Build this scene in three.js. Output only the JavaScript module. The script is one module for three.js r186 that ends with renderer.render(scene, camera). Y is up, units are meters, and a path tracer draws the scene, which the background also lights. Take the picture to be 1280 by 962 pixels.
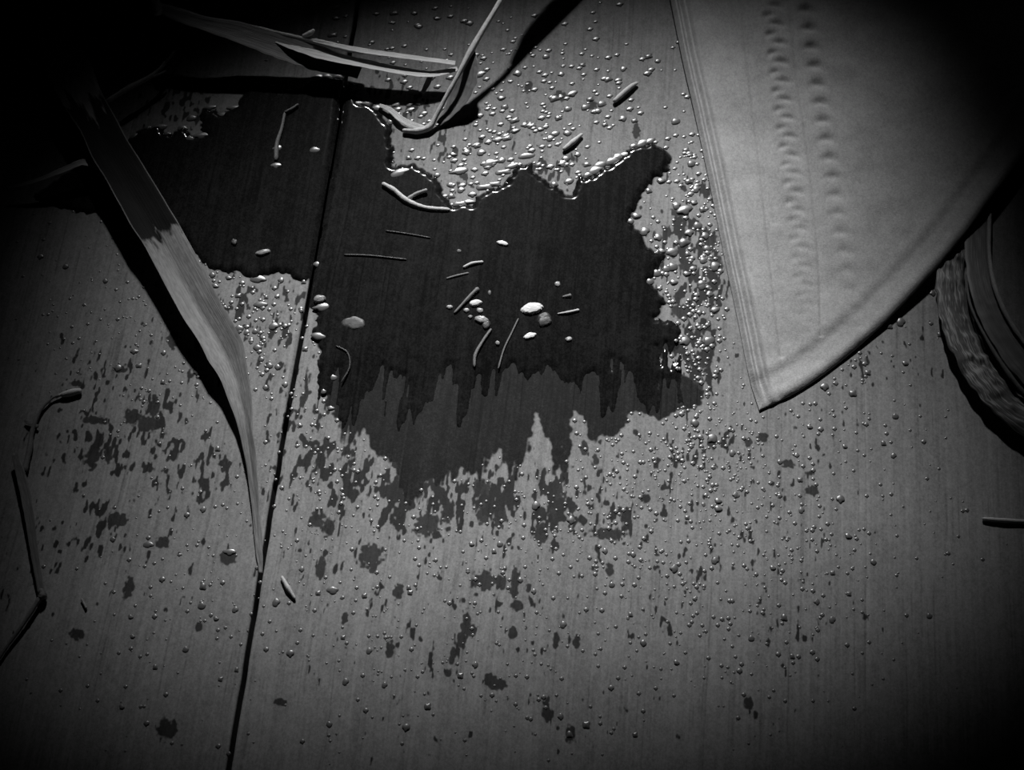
import * as THREE from 'three';
import { mergeGeometries } from 'three/addons/utils/BufferGeometryUtils.js';

// ---------------------------------------------------------------- camera, light, exposure
const scene = new THREE.Scene();
scene.background = new THREE.Color(0, 0, 0);
const FPX = 1795, PITCH = 65 * Math.PI / 180, DIST = 0.70;          // focal length in pixels of the 1280 x 962 frame
const camera = new THREE.PerspectiveCamera(2 * Math.atan(481 / FPX) * 180 / Math.PI, 1280 / 962, 0.02, 20);
camera.position.set(0, DIST * Math.sin(PITCH), DIST * Math.cos(PITCH));
camera.lookAt(0, 0, 0);
scene.add(camera);

const renderer = new THREE.WebGLRenderer({ antialias: true });
renderer.toneMapping = THREE.LinearToneMapping;
renderer.toneMappingExposure = 1.0;
renderer.shadowMap.enabled = true;
renderer.shadowMap.type = THREE.PCFSoftShadowMap;

// one unseen lamp, placed high up beyond the far side of the floor, its beam narrowed on the puddle
const lamp = new THREE.SpotLight(0xffffff, 16, 0, 8.35 * Math.PI / 180, 1, 2);
lamp.name = 'unseen_spot_lamp';
lamp.position.set(-0.06, 1.0, -1.32);
lamp.target.position.set(0.004, 0, -0.03);
lamp.castShadow = true;
lamp.shadow.mapSize.set(4096, 4096);
lamp.shadow.camera.near = 0.05; lamp.shadow.camera.far = 3;
lamp.shadow.radius = 2.8;
lamp.shadow.bias = -0.0002;
scene.add(lamp, lamp.target);

// ---------------------------------------------------------------- helpers
function mulberry(a) { return () => { a |= 0; a = a + 0x6D2B79F5 | 0; let t = Math.imul(a ^ a >>> 15, 1 | a); t = t + Math.imul(t ^ t >>> 7, 61 | t) ^ t; return ((t ^ t >>> 14) >>> 0) / 4294967296; }; }
const rnd = mulberry(71);
function hash(x, y) { let h = Math.imul(x, 374761393) + Math.imul(y, 668265263) | 0; h = Math.imul(h ^ h >>> 13, 1274126177); return ((h ^ h >>> 16) >>> 0) / 4294967296; }
function noise(x, y) {                                                // value noise, 0..1
  const i = Math.floor(x), j = Math.floor(y), u = x - i, v = y - j, a = u * u * (3 - 2 * u), b = v * v * (3 - 2 * v);
  const p = hash(i, j), q = hash(i + 1, j), r = hash(i, j + 1), s = hash(i + 1, j + 1);
  return p + (q - p) * a + (r - p) * b + (p - q - r + s) * a * b;
}
const fbm = (x, y) => noise(x, y) * 0.55 + noise(x * 2.1 + 7, y * 2.1 + 3) * 0.3 + noise(x * 4.3 + 1, y * 4.3 + 9) * 0.15;
const clamp = (x, a = 0, b = 1) => x < a ? a : x > b ? b : x;
const smooth = (a, b, x) => { const t = clamp((x - a) / (b - a)); return t * t * (3 - 2 * t); };
const lerp = (a, b, t) => a + (b - a) * t;

// the place on the level y = h that a point of the 1280 x 962 frame shows
const SP = Math.sin(PITCH), CP = Math.cos(PITCH);
function at(px, py, h = 0) {
  const x = (px - 640) / FPX, y = (481 - py) / FPX;
  const dx = x, dy = y * CP - SP, dz = -y * SP - CP;
  const k = (h - camera.position.y) / dy;
  return new THREE.Vector3(dx * k, h, camera.position.z + dz * k);
}
const PX = DIST / FPX;                                                // metres per pixel in the middle of the picture
// board coordinates: s across the boards, t along them
const YAW = 5.2 * Math.PI / 180, CY = Math.cos(YAW), SY = Math.sin(YAW);
const toST = (x, z) => [x * CY + z * SY, x * SY - z * CY];
const toXZ = (s, t) => [s * CY + t * SY, s * SY - t * CY];
const st = (px, py) => { const p = at(px, py); return toST(p.x, p.z); };

const taken = {};
function numbered(n) { if (!(n in taken)) { taken[n] = 0; return n; } return n + '_' + String(++taken[n]).padStart(3, '0'); }
function tag(o, label, category, group, kind) {
  if (label) o.userData.label = label;
  if (category) o.userData.category = category;
  if (group) o.userData.group = group;
  if (kind) o.userData.kind = kind;
  return o;
}
function mesh(name, geo, mat, parent = scene) {
  const m = new THREE.Mesh(geo, mat); m.castShadow = m.receiveShadow = true;
  m.name = parent === scene ? numbered(name) : name; parent.add(m); return m;
}
function group(name, p) { const g = new THREE.Group(); g.name = numbered(name); if (p) g.position.copy(p); scene.add(g); return g; }
// move a geometry that is written in world metres into the frame of its thing
function local(geo, g) { geo.translate(-g.position.x, -g.position.y, -g.position.z); return geo; }

function toSRGB(c) { c = clamp(c); return c <= 0.0031308 ? 12.92 * c : 1.055 * Math.pow(c, 1 / 2.4) - 0.055; }
function grayTexture(w, h, f, color) {                                // f(i, j) gives a linear grey
  const d = new Uint8Array(w * h * 4);
  for (let j = 0, k = 0; j < h; j++) for (let i = 0; i < w; i++, k += 4) {
    const v = f(i, j); d[k] = d[k + 1] = d[k + 2] = Math.round(255 * (color ? toSRGB(v) : clamp(v))); d[k + 3] = 255;
  }
  const t = new THREE.DataTexture(d, w, h); t.magFilter = THREE.LinearFilter; t.minFilter = THREE.LinearMipmapLinearFilter; t.generateMipmaps = true;
  t.wrapS = t.wrapT = THREE.RepeatWrapping; if (color) t.colorSpace = THREE.SRGBColorSpace; t.needsUpdate = true; return t;
}

// ---------------------------------------------------------------- where the liquid lies (in board coordinates, on a grid of 0.39 mm)
const N = 2048, HALF = 0.4, CELL = 2 * HALF / N;
const gi = s => (s + HALF) / CELL, sOf = i => i * CELL - HALF;
const seamA = st(449, 0), seamB = st(284, 962);
const seamS = t => lerp(seamA[0], seamB[0], (t - seamA[1]) / (seamB[1] - seamA[1]))
  + (noise(t * 22 + 5, 2.3) - 0.5) * 0.0016 + (noise(t * 90, 7.7) - 0.5) * 0.0006;
const shoreRight = [[424, 99], [443, 104], [447, 128], [466, 133], [480, 146], [489, 160], [490, 208], [515, 204], [532, 212], [546, 222], [556, 246], [566, 258], [592, 254], [597, 243], [622, 236], [636, 222], [642, 216], [650, 207], [666, 200], [669, 216], [692, 232], [714, 246], [722, 222], [738, 221], [750, 212], [772, 200], [786, 186], [818, 180], [836, 192], [838, 212], [816, 226], [802, 246], [786, 276], [798, 290], [812, 312], [832, 318], [822, 340], [812, 352], [832, 376], [818, 400], [845, 404], [852, 438], [818, 450], [850, 466], [880, 488], [878, 508], [850, 512], [822, 524], [792, 514], [772, 546], [736, 542], [724, 520], [713, 514], [712, 560], [706, 606], [694, 588], [682, 560], [670, 512], [662, 560], [640, 582], [622, 568], [600, 592], [562, 600], [540, 612], [514, 628], [500, 600], [480, 570], [455, 545], [430, 524], [404, 508], [412, 480], [398, 462], [402, 440], [388, 424], [398, 396], [386, 380], [366, 340], [376, 280], [386, 190], [400, 100]];
const shoreLeft = [[90, 214], [112, 206], [130, 228], [150, 200], [162, 174], [184, 160], [200, 158], [212, 170], [228, 156], [240, 172], [258, 170], [250, 150], [254, 134], [276, 142], [298, 133], [306, 112], [318, 101], [334, 106], [352, 112], [372, 108], [390, 99], [424, 98], [470, 100], [450, 190], [430, 290], [410, 336], [374, 352], [350, 340], [318, 350], [296, 340], [268, 338], [252, 330], [226, 290], [180, 280], [120, 268], [70, 262], [40, 246]];
const inPoly = (poly, x, y) => {
  let c = false;
  for (let i = 0, j = poly.length - 1; i < poly.length; j = i++) {
    const a = poly[i], b = poly[j];
    if ((a[1] > y) !== (b[1] > y) && x < (b[0] - a[0]) * (y - a[1]) / (b[1] - a[1]) + a[0]) c = !c;
  }
  return c;
};
function edt(grid, w, h) {                                            // squared distance to the nearest cell where grid is 0
  const INF = 1e9, n = Math.max(w, h), f = new Float64Array(n), v = new Int32Array(n), z = new Float64Array(n + 1), out = new Float32Array(w * h);
  const pass = (len, get, put) => {
    for (let q = 0; q < len; q++) f[q] = get(q);
    let k = 0; v[0] = 0; z[0] = -INF; z[1] = INF;
    for (let q = 1; q < len; q++) {
      let s = ((f[q] + q * q) - (f[v[k]] + v[k] * v[k])) / (2 * q - 2 * v[k]);
      while (s <= z[k]) { k--; s = ((f[q] + q * q) - (f[v[k]] + v[k] * v[k])) / (2 * q - 2 * v[k]); }
      k++; v[k] = q; z[k] = s; z[k + 1] = INF;
    }
    k = 0;
    for (let q = 0; q < len; q++) { while (z[k + 1] < q) k++; put(q, (q - v[k]) * (q - v[k]) + f[v[k]]); }
  };
  for (let i = 0; i < w; i++) pass(h, q => grid[q * w + i] ? 1e8 : 0, (q, d) => { out[q * w + i] = d; });
  for (let j = 0; j < h; j++) { const row = out.slice(j * w, j * w + w); pass(w, q => row[q], (q, d) => { out[j * w + q] = d; }); }
  return out;
}
const lowShore = [[430, 560], [480, 575], [520, 600], [570, 595], [620, 585], [670, 570], [720, 560]].map(p => st(...p));
function near(list, s, t, r) { let m = 0; for (const p of list) { const d = ((p[0] - s) ** 2 + (p[1] - t) ** 2) / (r * r); if (d < 6) m = Math.max(m, Math.exp(-d)); } return m; }
// signed depth inside a puddle in metres, on the common grid
function puddleField(outline, side, low0 = lowShore, clear = 0.0016) {
  const low1 = low0 === lowShore ? 0.020 : 0.052;
  const poly = outline.map(p => st(...p));
  let s0 = 9, s1 = -9, t0 = 9, t1 = -9;
  for (const [s, t] of poly) { s0 = Math.min(s0, s); s1 = Math.max(s1, s); t0 = Math.min(t0, t); t1 = Math.max(t1, t); }
  const i0 = Math.floor(gi(s0 - 0.02)), i1 = Math.ceil(gi(s1 + 0.02)), j0 = Math.floor(gi(t0 - 0.03)), j1 = Math.ceil(gi(t1 + 0.02));
  const w = i1 - i0 + 1, h = j1 - j0 + 1, m = new Uint8Array(w * h), inv = new Uint8Array(w * h);
  for (let j = 0; j < h; j++) for (let i = 0; i < w; i++) {
    const s = sOf(i0 + i), t = sOf(j0 + j);
    const low = side > 0 ? near(low0, s, t, low1 > 0.03 ? 0.026 : 0.016) : 0;
    let ds = (fbm(s * 330, t * 330 + 40) - 0.5) * 0.0052, dt = (fbm(s * 330 + 50, t * 330) - 0.5) * 0.0052;
    dt += low * ((noise(s * 130, t * 35) - 0.5) * low1 + (noise(s * 420, t * 35) - 0.5) * low1 * 0.7 + (noise(s * 1100, t * 60) - 0.5) * 0.010);
    let on = inPoly(poly, s + ds, t + dt);
    const gap = (s - seamS(t)) * side;
    if (gap < clear) on = false;
    m[j * w + i] = on ? 1 : 0; inv[j * w + i] = on ? 0 : 1;
  }
  const a = edt(m, w, h), b = edt(inv, w, h), d = new Float32Array(w * h);
  for (let k = 0; k < w * h; k++) d[k] = (m[k] ? Math.sqrt(a[k]) - 0.5 : 0.5 - Math.sqrt(b[k])) * CELL;
  const blur = src => { const o = new Float32Array(src); for (let j = 1; j < h - 1; j++) for (let i = 1; i < w - 1; i++) { const k = j * w + i; o[k] = (src[k] * 4 + 2 * (src[k - 1] + src[k + 1] + src[k - w] + src[k + w]) + src[k - w - 1] + src[k - w + 1] + src[k + w - 1] + src[k + w + 1]) / 16; } return o; };
  return { d: blur(blur(d)), m, w, h, i0, j0 };
}
// the standing liquid ends earlier than the soaked wood on the near side
const cutA = shoreRight.findIndex(p => p[0] === 850 && p[1] === 466), cutB = shoreRight.findIndex(p => p[0] === 412 && p[1] === 480);
const nearFilm = [[862, 484], [812, 496], [770, 486], [726, 500], [690, 478], [652, 498], [620, 476], [585, 500], [548, 484], [505, 500], [460, 486], [430, 496]];
const filmOutline = [...shoreRight.slice(0, cutA + 1), ...nearFilm, ...shoreRight.slice(cutB)];
const fieldR = puddleField(shoreRight, 1, lowShore, 0), fieldF = puddleField(filmOutline, 1, nearFilm.map(p => st(...p))), fieldL = puddleField(shoreLeft, -1), soakL = puddleField(shoreLeft, -1, lowShore, 0);
const wetMask = new Float32Array(N * N).fill(-1);                     // signed depth, -1 far away
for (const F of [fieldR, soakL]) for (let j = 0; j < F.h; j++) for (let i = 0; i < F.w; i++) {
  const k = (F.j0 + j) * N + F.i0 + i; wetMask[k] = Math.max(wetMask[k], F.d[j * F.w + i]);
}
const depthIn = (F, px, py) => { const [s, t] = st(px, py), i = Math.round(gi(s)) - F.i0, j = Math.round(gi(t)) - F.j0; return i < 0 || j < 0 || i >= F.w || j >= F.h ? -1 : F.d[j * F.w + i]; };
const wetAt = (px, py) => Math.max(depthIn(fieldF, px, py), depthIn(fieldL, px, py)), soakedAt = (px, py) => Math.max(depthIn(fieldR, px, py), depthIn(fieldL, px, py));

// ---------------------------------------------------------------- floor boards
// wet flecks: soaked-in spots around the puddle; density is laid out as soft patches on the boards
const patches = [[430, 600, .9, 45], [500, 625, 1, 45], [560, 620, 1, 45], [620, 620, 1, 40], [690, 630, .95, 45], [740, 620, .6, 45], [780, 650, .65, 40], [540, 660, .6, 40], [640, 670, .55, 40], [400, 560, .7, 40], [380, 520, .6, 40], [330, 470, .6, 40], [340, 600, .7, 40], [340, 420, .7, 40], [300, 380, .8, 35], [360, 370, .7, 35], [200, 560, .75, 55], [130, 560, .7, 50], [250, 580, .75, 45], [120, 650, .55, 50], [190, 510, .6, 40], [250, 450, .6, 40], [170, 450, .4, 45], [860, 300, .95, 40], [880, 360, 1, 40], [865, 430, .9, 40], [870, 480, .8, 35], [900, 560, .5, 50], [840, 560, .5, 40], [880, 240, .7, 35], [580, 230, .6, 30], [520, 140, .6, 40], [480, 110, .7, 30], [560, 190, .6, 40], [700, 210, .7, 35], [640, 180, .5, 45], [230, 130, .8, 45], [180, 130, .6, 35], [920, 640, .4, 60], [980, 700, .3, 80], [940, 780, .25, 80], [1000, 560, .3, 60], [880, 700, .35, 60], [1100, 440, .3, 60], [620, 760, .3, 70], [480, 760, .25, 70], [700, 860, .25, 90], [560, 860, .2, 90], [780, 760, .25, 60], [420, 680, .45, 50], [100, 470, .4, 50], [60, 700, .3, 70], [230, 690, .3, 60], [400, 640, .5, 40]]
  .map(([x, y, a, r]) => [...st(x, y), a, r * PX * 1.15]);
const spots = [[463, 695, 15, 15], [466, 710, 5, 9], [605, 726, 15, 11], [625, 728, 6, 9], [582, 782, 6, 14], [577, 798, 5, 12], [590, 788, 6, 7], [565, 820, 4, 9], [560, 842, 4, 5], [643, 728, 5, 18], [646, 757, 8, 6], [620, 855, 12, 7], [613, 848, 8, 5], [684, 893, 6, 9], [683, 880, 3, 9], [208, 912, 11, 11], [284, 697, 11, 8], [203, 678, 9, 6], [640, 792, 5, 7], [497, 740, 7, 8], [720, 802, 4, 7], [695, 800, 4, 8], [487, 812, 5, 10], [535, 655, 14, 13], [524, 660, 8, 10], [430, 773, 4, 7], [604, 642, 8, 14], [624, 644, 8, 16], [676, 668, 8, 14], [695, 630, 10, 24], [660, 735, 3, 5], [953, 547, 7, 7], [935, 553, 5, 6], [985, 580, 9, 5], [1015, 614, 8, 6], [890, 553, 6, 9], [712, 918, 5, 10], [762, 712, 5, 7], [760, 668, 20, 7], [115, 572, 9, 14], [135, 568, 6, 10], [165, 520, 10, 9], [185, 530, 18, 9], [192, 508, 8, 13], [118, 525, 18, 5], [215, 425, 7, 12], [95, 480, 8, 4], [150, 462, 8, 4], [145, 650, 12, 8], [160, 735, 6, 12], [95, 793, 9, 6], [248, 784, 4, 5], [350, 878, 8, 4], [400, 710, 6, 14], [410, 660, 7, 10], [395, 650, 10, 10], [730, 560, 5, 9], [744, 575, 4, 6], [545, 580, 14, 12], [600, 610, 12, 10], [560, 640, 8, 12], [935, 880, 5, 8], [886, 300, 10, 12], [848, 265, 10, 9], [860, 335, 12, 7], [852, 390, 14, 10], [878, 450, 10, 12], [895, 330, 8, 12], [700, 120, 9, 8], [660, 110, 5, 9], [740, 132, 6, 6], [795, 165, 5, 12]]
  .map(([x, y, a, b]) => [...st(x, y), a * PX, b * PX * 1.1]);
const fleckMap = new Float32Array(N * N);
for (const [s, t, a, r] of patches) {
  const i0 = Math.max(0, Math.floor(gi(s - 2.2 * r))), i1 = Math.min(N - 1, Math.ceil(gi(s + 2.2 * r))), j0 = Math.max(0, Math.floor(gi(t - 2.2 * r))), j1 = Math.min(N - 1, Math.ceil(gi(t + 2.2 * r)));
  for (let j = j0; j <= j1; j++) for (let i = i0; i <= i1; i++) {
    const q = ((sOf(i) - s) ** 2 + (sOf(j) - t) ** 2) / (r * r), k = j * N + i; fleckMap[k] = Math.max(fleckMap[k], a * Math.exp(-q));
  }
}
for (let j = 0; j < N; j++) for (let i = 0; i < N; i++) {             // patches become flecks stretched along the grain
  const k = j * N + i; if (fleckMap[k] < 0.03) { fleckMap[k] = 0; continue; }
  const s = sOf(i), t = sOf(j), n = fbm(s * 330, t * 150) * 0.62 + noise(s * 760 + 9, t * 300) * 0.38;
  const th = 0.80 - 0.40 * fleckMap[k];
  fleckMap[k] = smooth(th - 0.025, th + 0.035, n);
}
for (const [s, t, a, b] of spots) {
  const i0 = Math.max(0, Math.floor(gi(s - 1.7 * a))), i1 = Math.min(N - 1, Math.ceil(gi(s + 1.7 * a))), j0 = Math.max(0, Math.floor(gi(t - 1.7 * b))), j1 = Math.min(N - 1, Math.ceil(gi(t + 1.7 * b)));
  for (let j = j0; j <= j1; j++) for (let i = i0; i <= i1; i++) {
    const x = sOf(i), y = sOf(j), q = Math.hypot((x - s) / a, (y - t) / b) + (noise(x * 900, y * 700) - 0.5) * 0.7, k = j * N + i;
    fleckMap[k] = Math.max(fleckMap[k], 0.95 * (1 - smooth(0.85, 1.1, q)));
  }
}
// wood: fine long fibres, some wider growth bands, a few open pores
function grain(s, t) {
  const w = s + (noise(t * 6, 3.1) - 0.5) * 0.004 + (noise(t * 22, s * 9) - 0.5) * 0.0016;
  const band = noise(w * 70, t * 1.6 + 4), mid = noise(w * 330, t * 5 + 11), fine = noise(w * 900, t * 16), hair = noise(w * 1900, t * 45 + 3);
  const pore = smooth(0.80, 0.92, noise(w * 1300 + 31, t * 20)), scratch = smooth(0.86, 0.95, noise(w * 700 + 77, t * 9 + 5));
  return { v: 1 + (band - 0.5) * 0.10 + (mid - 0.5) * 0.12 + (fine - 0.5) * 0.15 + (hair - 0.5) * 0.16 + scratch * 0.14 - pore * 0.20, h: 0.5 + (mid - 0.5) * 0.35 + (fine - 0.5) * 0.35 + (hair - 0.5) * 0.25 - pore * 0.45 };
}
const woodV = new Float32Array(N * N), woodH = new Float32Array(N * N);
for (let j = 0, k = 0; j < N; j++) for (let i = 0; i < N; i++, k++) {
  const s = sOf(i), t = sOf(j), left = s < seamS(t), g = grain(left ? s + 0.73 : s, left ? t + 2.2 : t);
  const speck = hash(i, j) - 0.5, mott = fbm(s * 55, t * 40) - 0.5;
  woodV[k] = Math.max(0.3, g.v + speck * 0.32 + (noise(s * 1300, t * 1100) - 0.5) * 0.26 + (noise(s * 460, t * 300 + 5) - 0.5) * 0.18 + mott * 0.16); woodH[k] = clamp(g.h + speck * 0.10);
}
const wetness = k => Math.max(fleckMap[k] * 1.04, 1.122 * smooth(-0.0006, 0.0003, wetMask[k]));
const woodColor = grayTexture(N, N, (i, j) => { const k = j * N + i; const w = wetness(k); return 0.235 * (w > 1.06 ? Math.pow(woodV[k], 4) : woodV[k]) * (1 - 0.86 * w); }, true);
const woodRough = grayTexture(N, N, (i, j) => { const k = j * N + i; return 0.75 - 0.12 * wetness(k); }, false);
const woodBump = grayTexture(N, N, (i, j) => woodH[j * N + i], false);
const boardMat = new THREE.MeshPhysicalMaterial({ map: woodColor, roughnessMap: woodRough, roughness: 1, bumpMap: woodBump, bumpScale: 0.00022, specularIntensity: 0.25 });
const dryColor = grayTexture(1024, 1024, (i, j) => 0.235 * grain(i * CELL * 2 + 3, j * CELL * 2 + 5).v, true);
const dryMat = new THREE.MeshPhysicalMaterial({ map: dryColor, roughness: 0.72, specularIntensity: 0.45 });

const floor = tag(group('floor'), null, null, null, 'structure');
function board(edgeA, edgeB, mat, from = -HALF, to = HALF) {                                   // edges are functions s(t); rounded arris, 24 mm thick
  const rows = 420, prof = [[0, -0.024], [0, -0.0012], [0.00022, -0.0005], [0.0006, -0.00014], [0.0013, 0]];
  const cols = [...prof.map(p => [0, p[0], p[1]]), [0.25, 0, 0], [0.5, 0, 0], [0.75, 0, 0], ...prof.slice().reverse().map(p => [1, -p[0], p[1]])];
  const P = [], U = [], I = [], c = cols.length;
  for (let r = 0; r <= rows; r++) {
    const t = lerp(from, to, r / rows), a = edgeA(t), b = edgeB(t);
    for (const [f, off, y] of cols) { const s = lerp(a, b, f) + off, [x, z] = toXZ(s, t); P.push(x, y, z); U.push((s + HALF) / (2 * HALF), (t + HALF) / (2 * HALF)); }
  }
  for (let r = 0; r < rows; r++) for (let q = 0; q < c - 1; q++) { const k = r * c + q; I.push(k, k + 1, k + c, k + 1, k + c + 1, k + c); }
  for (let q = 0; q < c - 1; q++) I.push(q * 1, c - 1, q + 1);        // near and far end grain
  const e = rows * c; for (let q = 0; q < c - 1; q++) I.push(e + q, e + q + 1, e + c - 1);
  const g = new THREE.BufferGeometry(); g.setAttribute('position', new THREE.Float32BufferAttribute(P, 3)); g.setAttribute('uv', new THREE.Float32BufferAttribute(U, 2)); g.setIndex(I); g.computeVertexNormals();
  return mesh('plank', g, mat, floor);
}
const GAP = 0.00105;
board(t => -HALF, t => seamS(t) - GAP, boardMat);
board(t => seamS(t) + GAP, t => HALF, boardMat);
board(t => -HALF - 0.28, t => -HALF - 0.002, dryMat);
board(t => HALF + 0.002, t => HALF + 0.28, dryMat);
for (let k = 0; k < 4; k++) board(t => -0.68 + k * 0.34, t => -0.342 + k * 0.34, dryMat, HALF + 0.002, 1.9);   // boards beyond, under the unseen lamp stand


// ---------------------------------------------------------------- puddles
const liquidMap = grayTexture(N, N, (i, j) => { const k = j * N + i; return 0.005 + 0.026 * clamp(woodV[k] - 0.78); }, true);
const liquid = new THREE.MeshPhysicalMaterial({ map: liquidMap, roughness: 0.13, ior: 1.4 });
function puddle(F, label, thin = []) {
  const T = 0.0014, Wd = 0.0036, step = 1, P = [], U = [], I = [], idx = new Int32Array(F.w * F.h).fill(-1);
  const height = d => { if (d < 0) return d * 1.1; const q = Math.min(d / Wd, 1); return T * (1 - Math.pow(1 - q, 2.2)); };
  const vert = (i, j) => {
    const k = j * F.w + i; if (idx[k] >= 0) return idx[k];
    const s = sOf(F.i0 + i), t = sOf(F.j0 + j), [x, z] = toXZ(s, t);
    const rip = (fbm(s * 60, t * 40) - 0.5) * 0.00022;
    const tf = thin.length ? 1 - 0.93 * near(thin, s, t, 0.014) : 1;
    P.push(x, height(F.d[k]) * (F.d[k] > 0 ? tf : 1) + (F.d[k] > 0 ? rip * smooth(0, 0.004, F.d[k]) : 0), z); U.push((s + HALF) / (2 * HALF), (t + HALF) / (2 * HALF));
    return idx[k] = P.length / 3 - 1;
  };
  // fine cells along the shore, coarse ones in the open
  const B = 4;
  for (let j = 0; j + B < F.h; j += B) for (let i = 0; i + B < F.w; i += B) {
    let lo = 9, hi = -9;
    for (let b = 0; b <= B; b++) for (let a = 0; a <= B; a++) { const d = F.d[(j + b) * F.w + i + a]; lo = Math.min(lo, d); hi = Math.max(hi, d); }
    if (hi < -0.0007) continue;
    const n = lo > Wd + 0.001 ? B : 1;
    for (let b = 0; b < B; b += n) for (let a = 0; a < B; a += n) {
      if (n === 1) { const q = (j + b) * F.w + i + a; if (Math.max(F.d[q], F.d[q + 1], F.d[q + F.w], F.d[q + F.w + 1]) < -0.0007) continue; }
      const p = vert(i + a, j + b), q = vert(i + a + n, j + b), r = vert(i + a, j + b + n), v = vert(i + a + n, j + b + n);
      I.push(p, q, r, q, v, r);
    }
  }
  const g = new THREE.BufferGeometry(); g.setAttribute('position', new THREE.Float32BufferAttribute(P, 3)); g.setAttribute('uv', new THREE.Float32BufferAttribute(U, 2)); g.setIndex(I); g.computeVertexNormals();
  return tag(mesh('puddle', g, liquid), label, 'puddle');
}
puddle(fieldF, 'large ragged puddle of dark liquid spread over the wide board', nearFilm.map(p => st(...p)));
puddle(fieldL, 'dark liquid puddle on the narrower board, running up to the seam under the broad blade');

// ---------------------------------------------------------------- ribbons and straws
const V = (px, py, h) => at(px, py, h / 1000);                        // h in millimetres
function curveOf(pts) { return new THREE.CatmullRomCurve3(pts, false, 'centripetal'); }
// blade: stations [px, py, height mm, width px, tilt degrees, cup]; closed section with two faces
function bladeGeo(stations, { n = 80, m = 10, thick = 0.0005, rough = 0.0002, seed = 1 } = {}) {
  const c = curveOf(stations.map(a => V(a[0], a[1], a[2]))), K = stations.length - 1;
  const val = (u, q) => { const f = u * K, i = Math.min(Math.floor(f), K - 1); return lerp(stations[i][q] ?? 0, stations[i + 1][q] ?? 0, smooth(0, 1, f - i) * 0.5 + (f - i) * 0.5); };
  const P = [], U = [], I = [], R = 2 * (m + 1);
  let len = 0; let prev = null; const up = new THREE.Vector3(0, 1, 0);
  for (let r = 0; r <= n; r++) {
    const u = r / n, p = c.getPoint(u), d = c.getTangent(u); if (prev) len += p.distanceTo(prev); prev = p;
    const w = val(u, 3) * PX / 2, tilt = val(u, 4) * Math.PI / 180, cup = val(u, 5), vee = val(u, 6);
    let side = new THREE.Vector3().crossVectors(d, up).normalize(), nor = new THREE.Vector3().crossVectors(side, d).normalize();
    const s2 = side.clone().multiplyScalar(Math.cos(tilt)).addScaledVector(nor, Math.sin(tilt)), n2 = new THREE.Vector3().crossVectors(s2, d).normalize();
    for (let q = 0; q < R; q++) {
      const top = q <= m, x = top ? -1 + 2 * q / m : 1 - 2 * (q - m - 1) / m;
      const ed = 1 - Math.pow(Math.abs(x), 6), j = (noise(u * 40 + seed, x * 3 + 5) - 0.5) * rough;
      const off = vee * w * (Math.abs(x - 0.15) - 0.5) + cup * w * (x * x - 0.4) + (top ? 1 : -1) * thick * 0.5 * (0.25 + 0.75 * ed) + j;
      const wob = 1 + (noise(u * 26 + seed * 3, Math.sign(x) * 4 + 9) - 0.5) * 0.12 * Math.abs(x);
      const v = p.clone().addScaledVector(s2, x * w * wob).addScaledVector(n2, off);
      P.push(v.x, v.y, v.z); U.push((x + 1) / 2, u);
    }
  }
  for (let r = 0; r < n; r++) for (let q = 0; q < R; q++) { const a = r * R + q, b = r * R + (q + 1) % R; I.push(a, a + R, b, b, a + R, b + R); }
  for (const [o, f] of [[0, 1], [n * R, 0]]) for (let q = 0; q < m; q++) { const a = o + q, b = o + q + 1, cc = o + R - 1 - q, dd = o + R - 2 - q; f ? I.push(a, b, cc, b, dd, cc) : I.push(a, cc, b, b, cc, dd); }
  const g = new THREE.BufferGeometry(); g.setAttribute('position', new THREE.Float32BufferAttribute(P, 3)); g.setAttribute('uv', new THREE.Float32BufferAttribute(U, 2)); g.setIndex(I); g.computeVertexNormals();
  return g;
}
// straw: stations [px, py, height mm, diameter px]
function strawGeo(stations, { n = 60, m = 10, seed = 1, flat = 0.8 } = {}) {
  const c = curveOf(stations.map(a => V(a[0], a[1], a[2]))), K = stations.length - 1, P = [], U = [], I = [], up = new THREE.Vector3(0, 1, 0);
  for (let r = 0; r <= n; r++) {
    const u = r / n, p = c.getPoint(u), d = c.getTangent(u), f = u * K, i = Math.min(Math.floor(f), K - 1);
    const rad = lerp(stations[i][3], stations[i + 1][3], f - i) * PX / 2 * (1 + (noise(u * 30 + seed, 2) - 0.5) * 0.25) * (r === 0 || r === n ? 0.6 : 1);
    const side = new THREE.Vector3().crossVectors(d, up).normalize(), nor = new THREE.Vector3().crossVectors(side, d).normalize();
    for (let q = 0; q < m; q++) { const a = q / m * Math.PI * 2, k = 1 + 0.12 * Math.cos(3 * a + seed); const v = p.clone().addScaledVector(side, Math.cos(a) * rad * k).addScaledVector(nor, Math.sin(a) * rad * k * flat); P.push(v.x, v.y, v.z); U.push(q / m, u * 8); }
  }
  for (let r = 0; r < n; r++) for (let q = 0; q < m; q++) { const a = r * m + q, b = r * m + (q + 1) % m; I.push(a, b, a + m, b, b + m, a + m); }
  for (const [o, e] of [[0, 0], [n * m, n]]) { const p = c.getPoint(e / n), k = P.length / 3; P.push(p.x, p.y, p.z); U.push(0.5, e / n * 8); for (let q = 0; q < m; q++) e ? I.push(o + q, o + (q + 1) % m, k) : I.push(o + (q + 1) % m, o + q, k); }
  const g = new THREE.BufferGeometry(); g.setAttribute('position', new THREE.Float32BufferAttribute(P, 3)); g.setAttribute('uv', new THREE.Float32BufferAttribute(U, 2)); g.setIndex(I); g.computeVertexNormals();
  return g;
}
const fibreBump = grayTexture(256, 512, (i, j) => 0.5 + (noise(i / 5, j / 60) - 0.5) * 0.7 + (hash(i, j) - 0.5) * 0.2, false);
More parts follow.
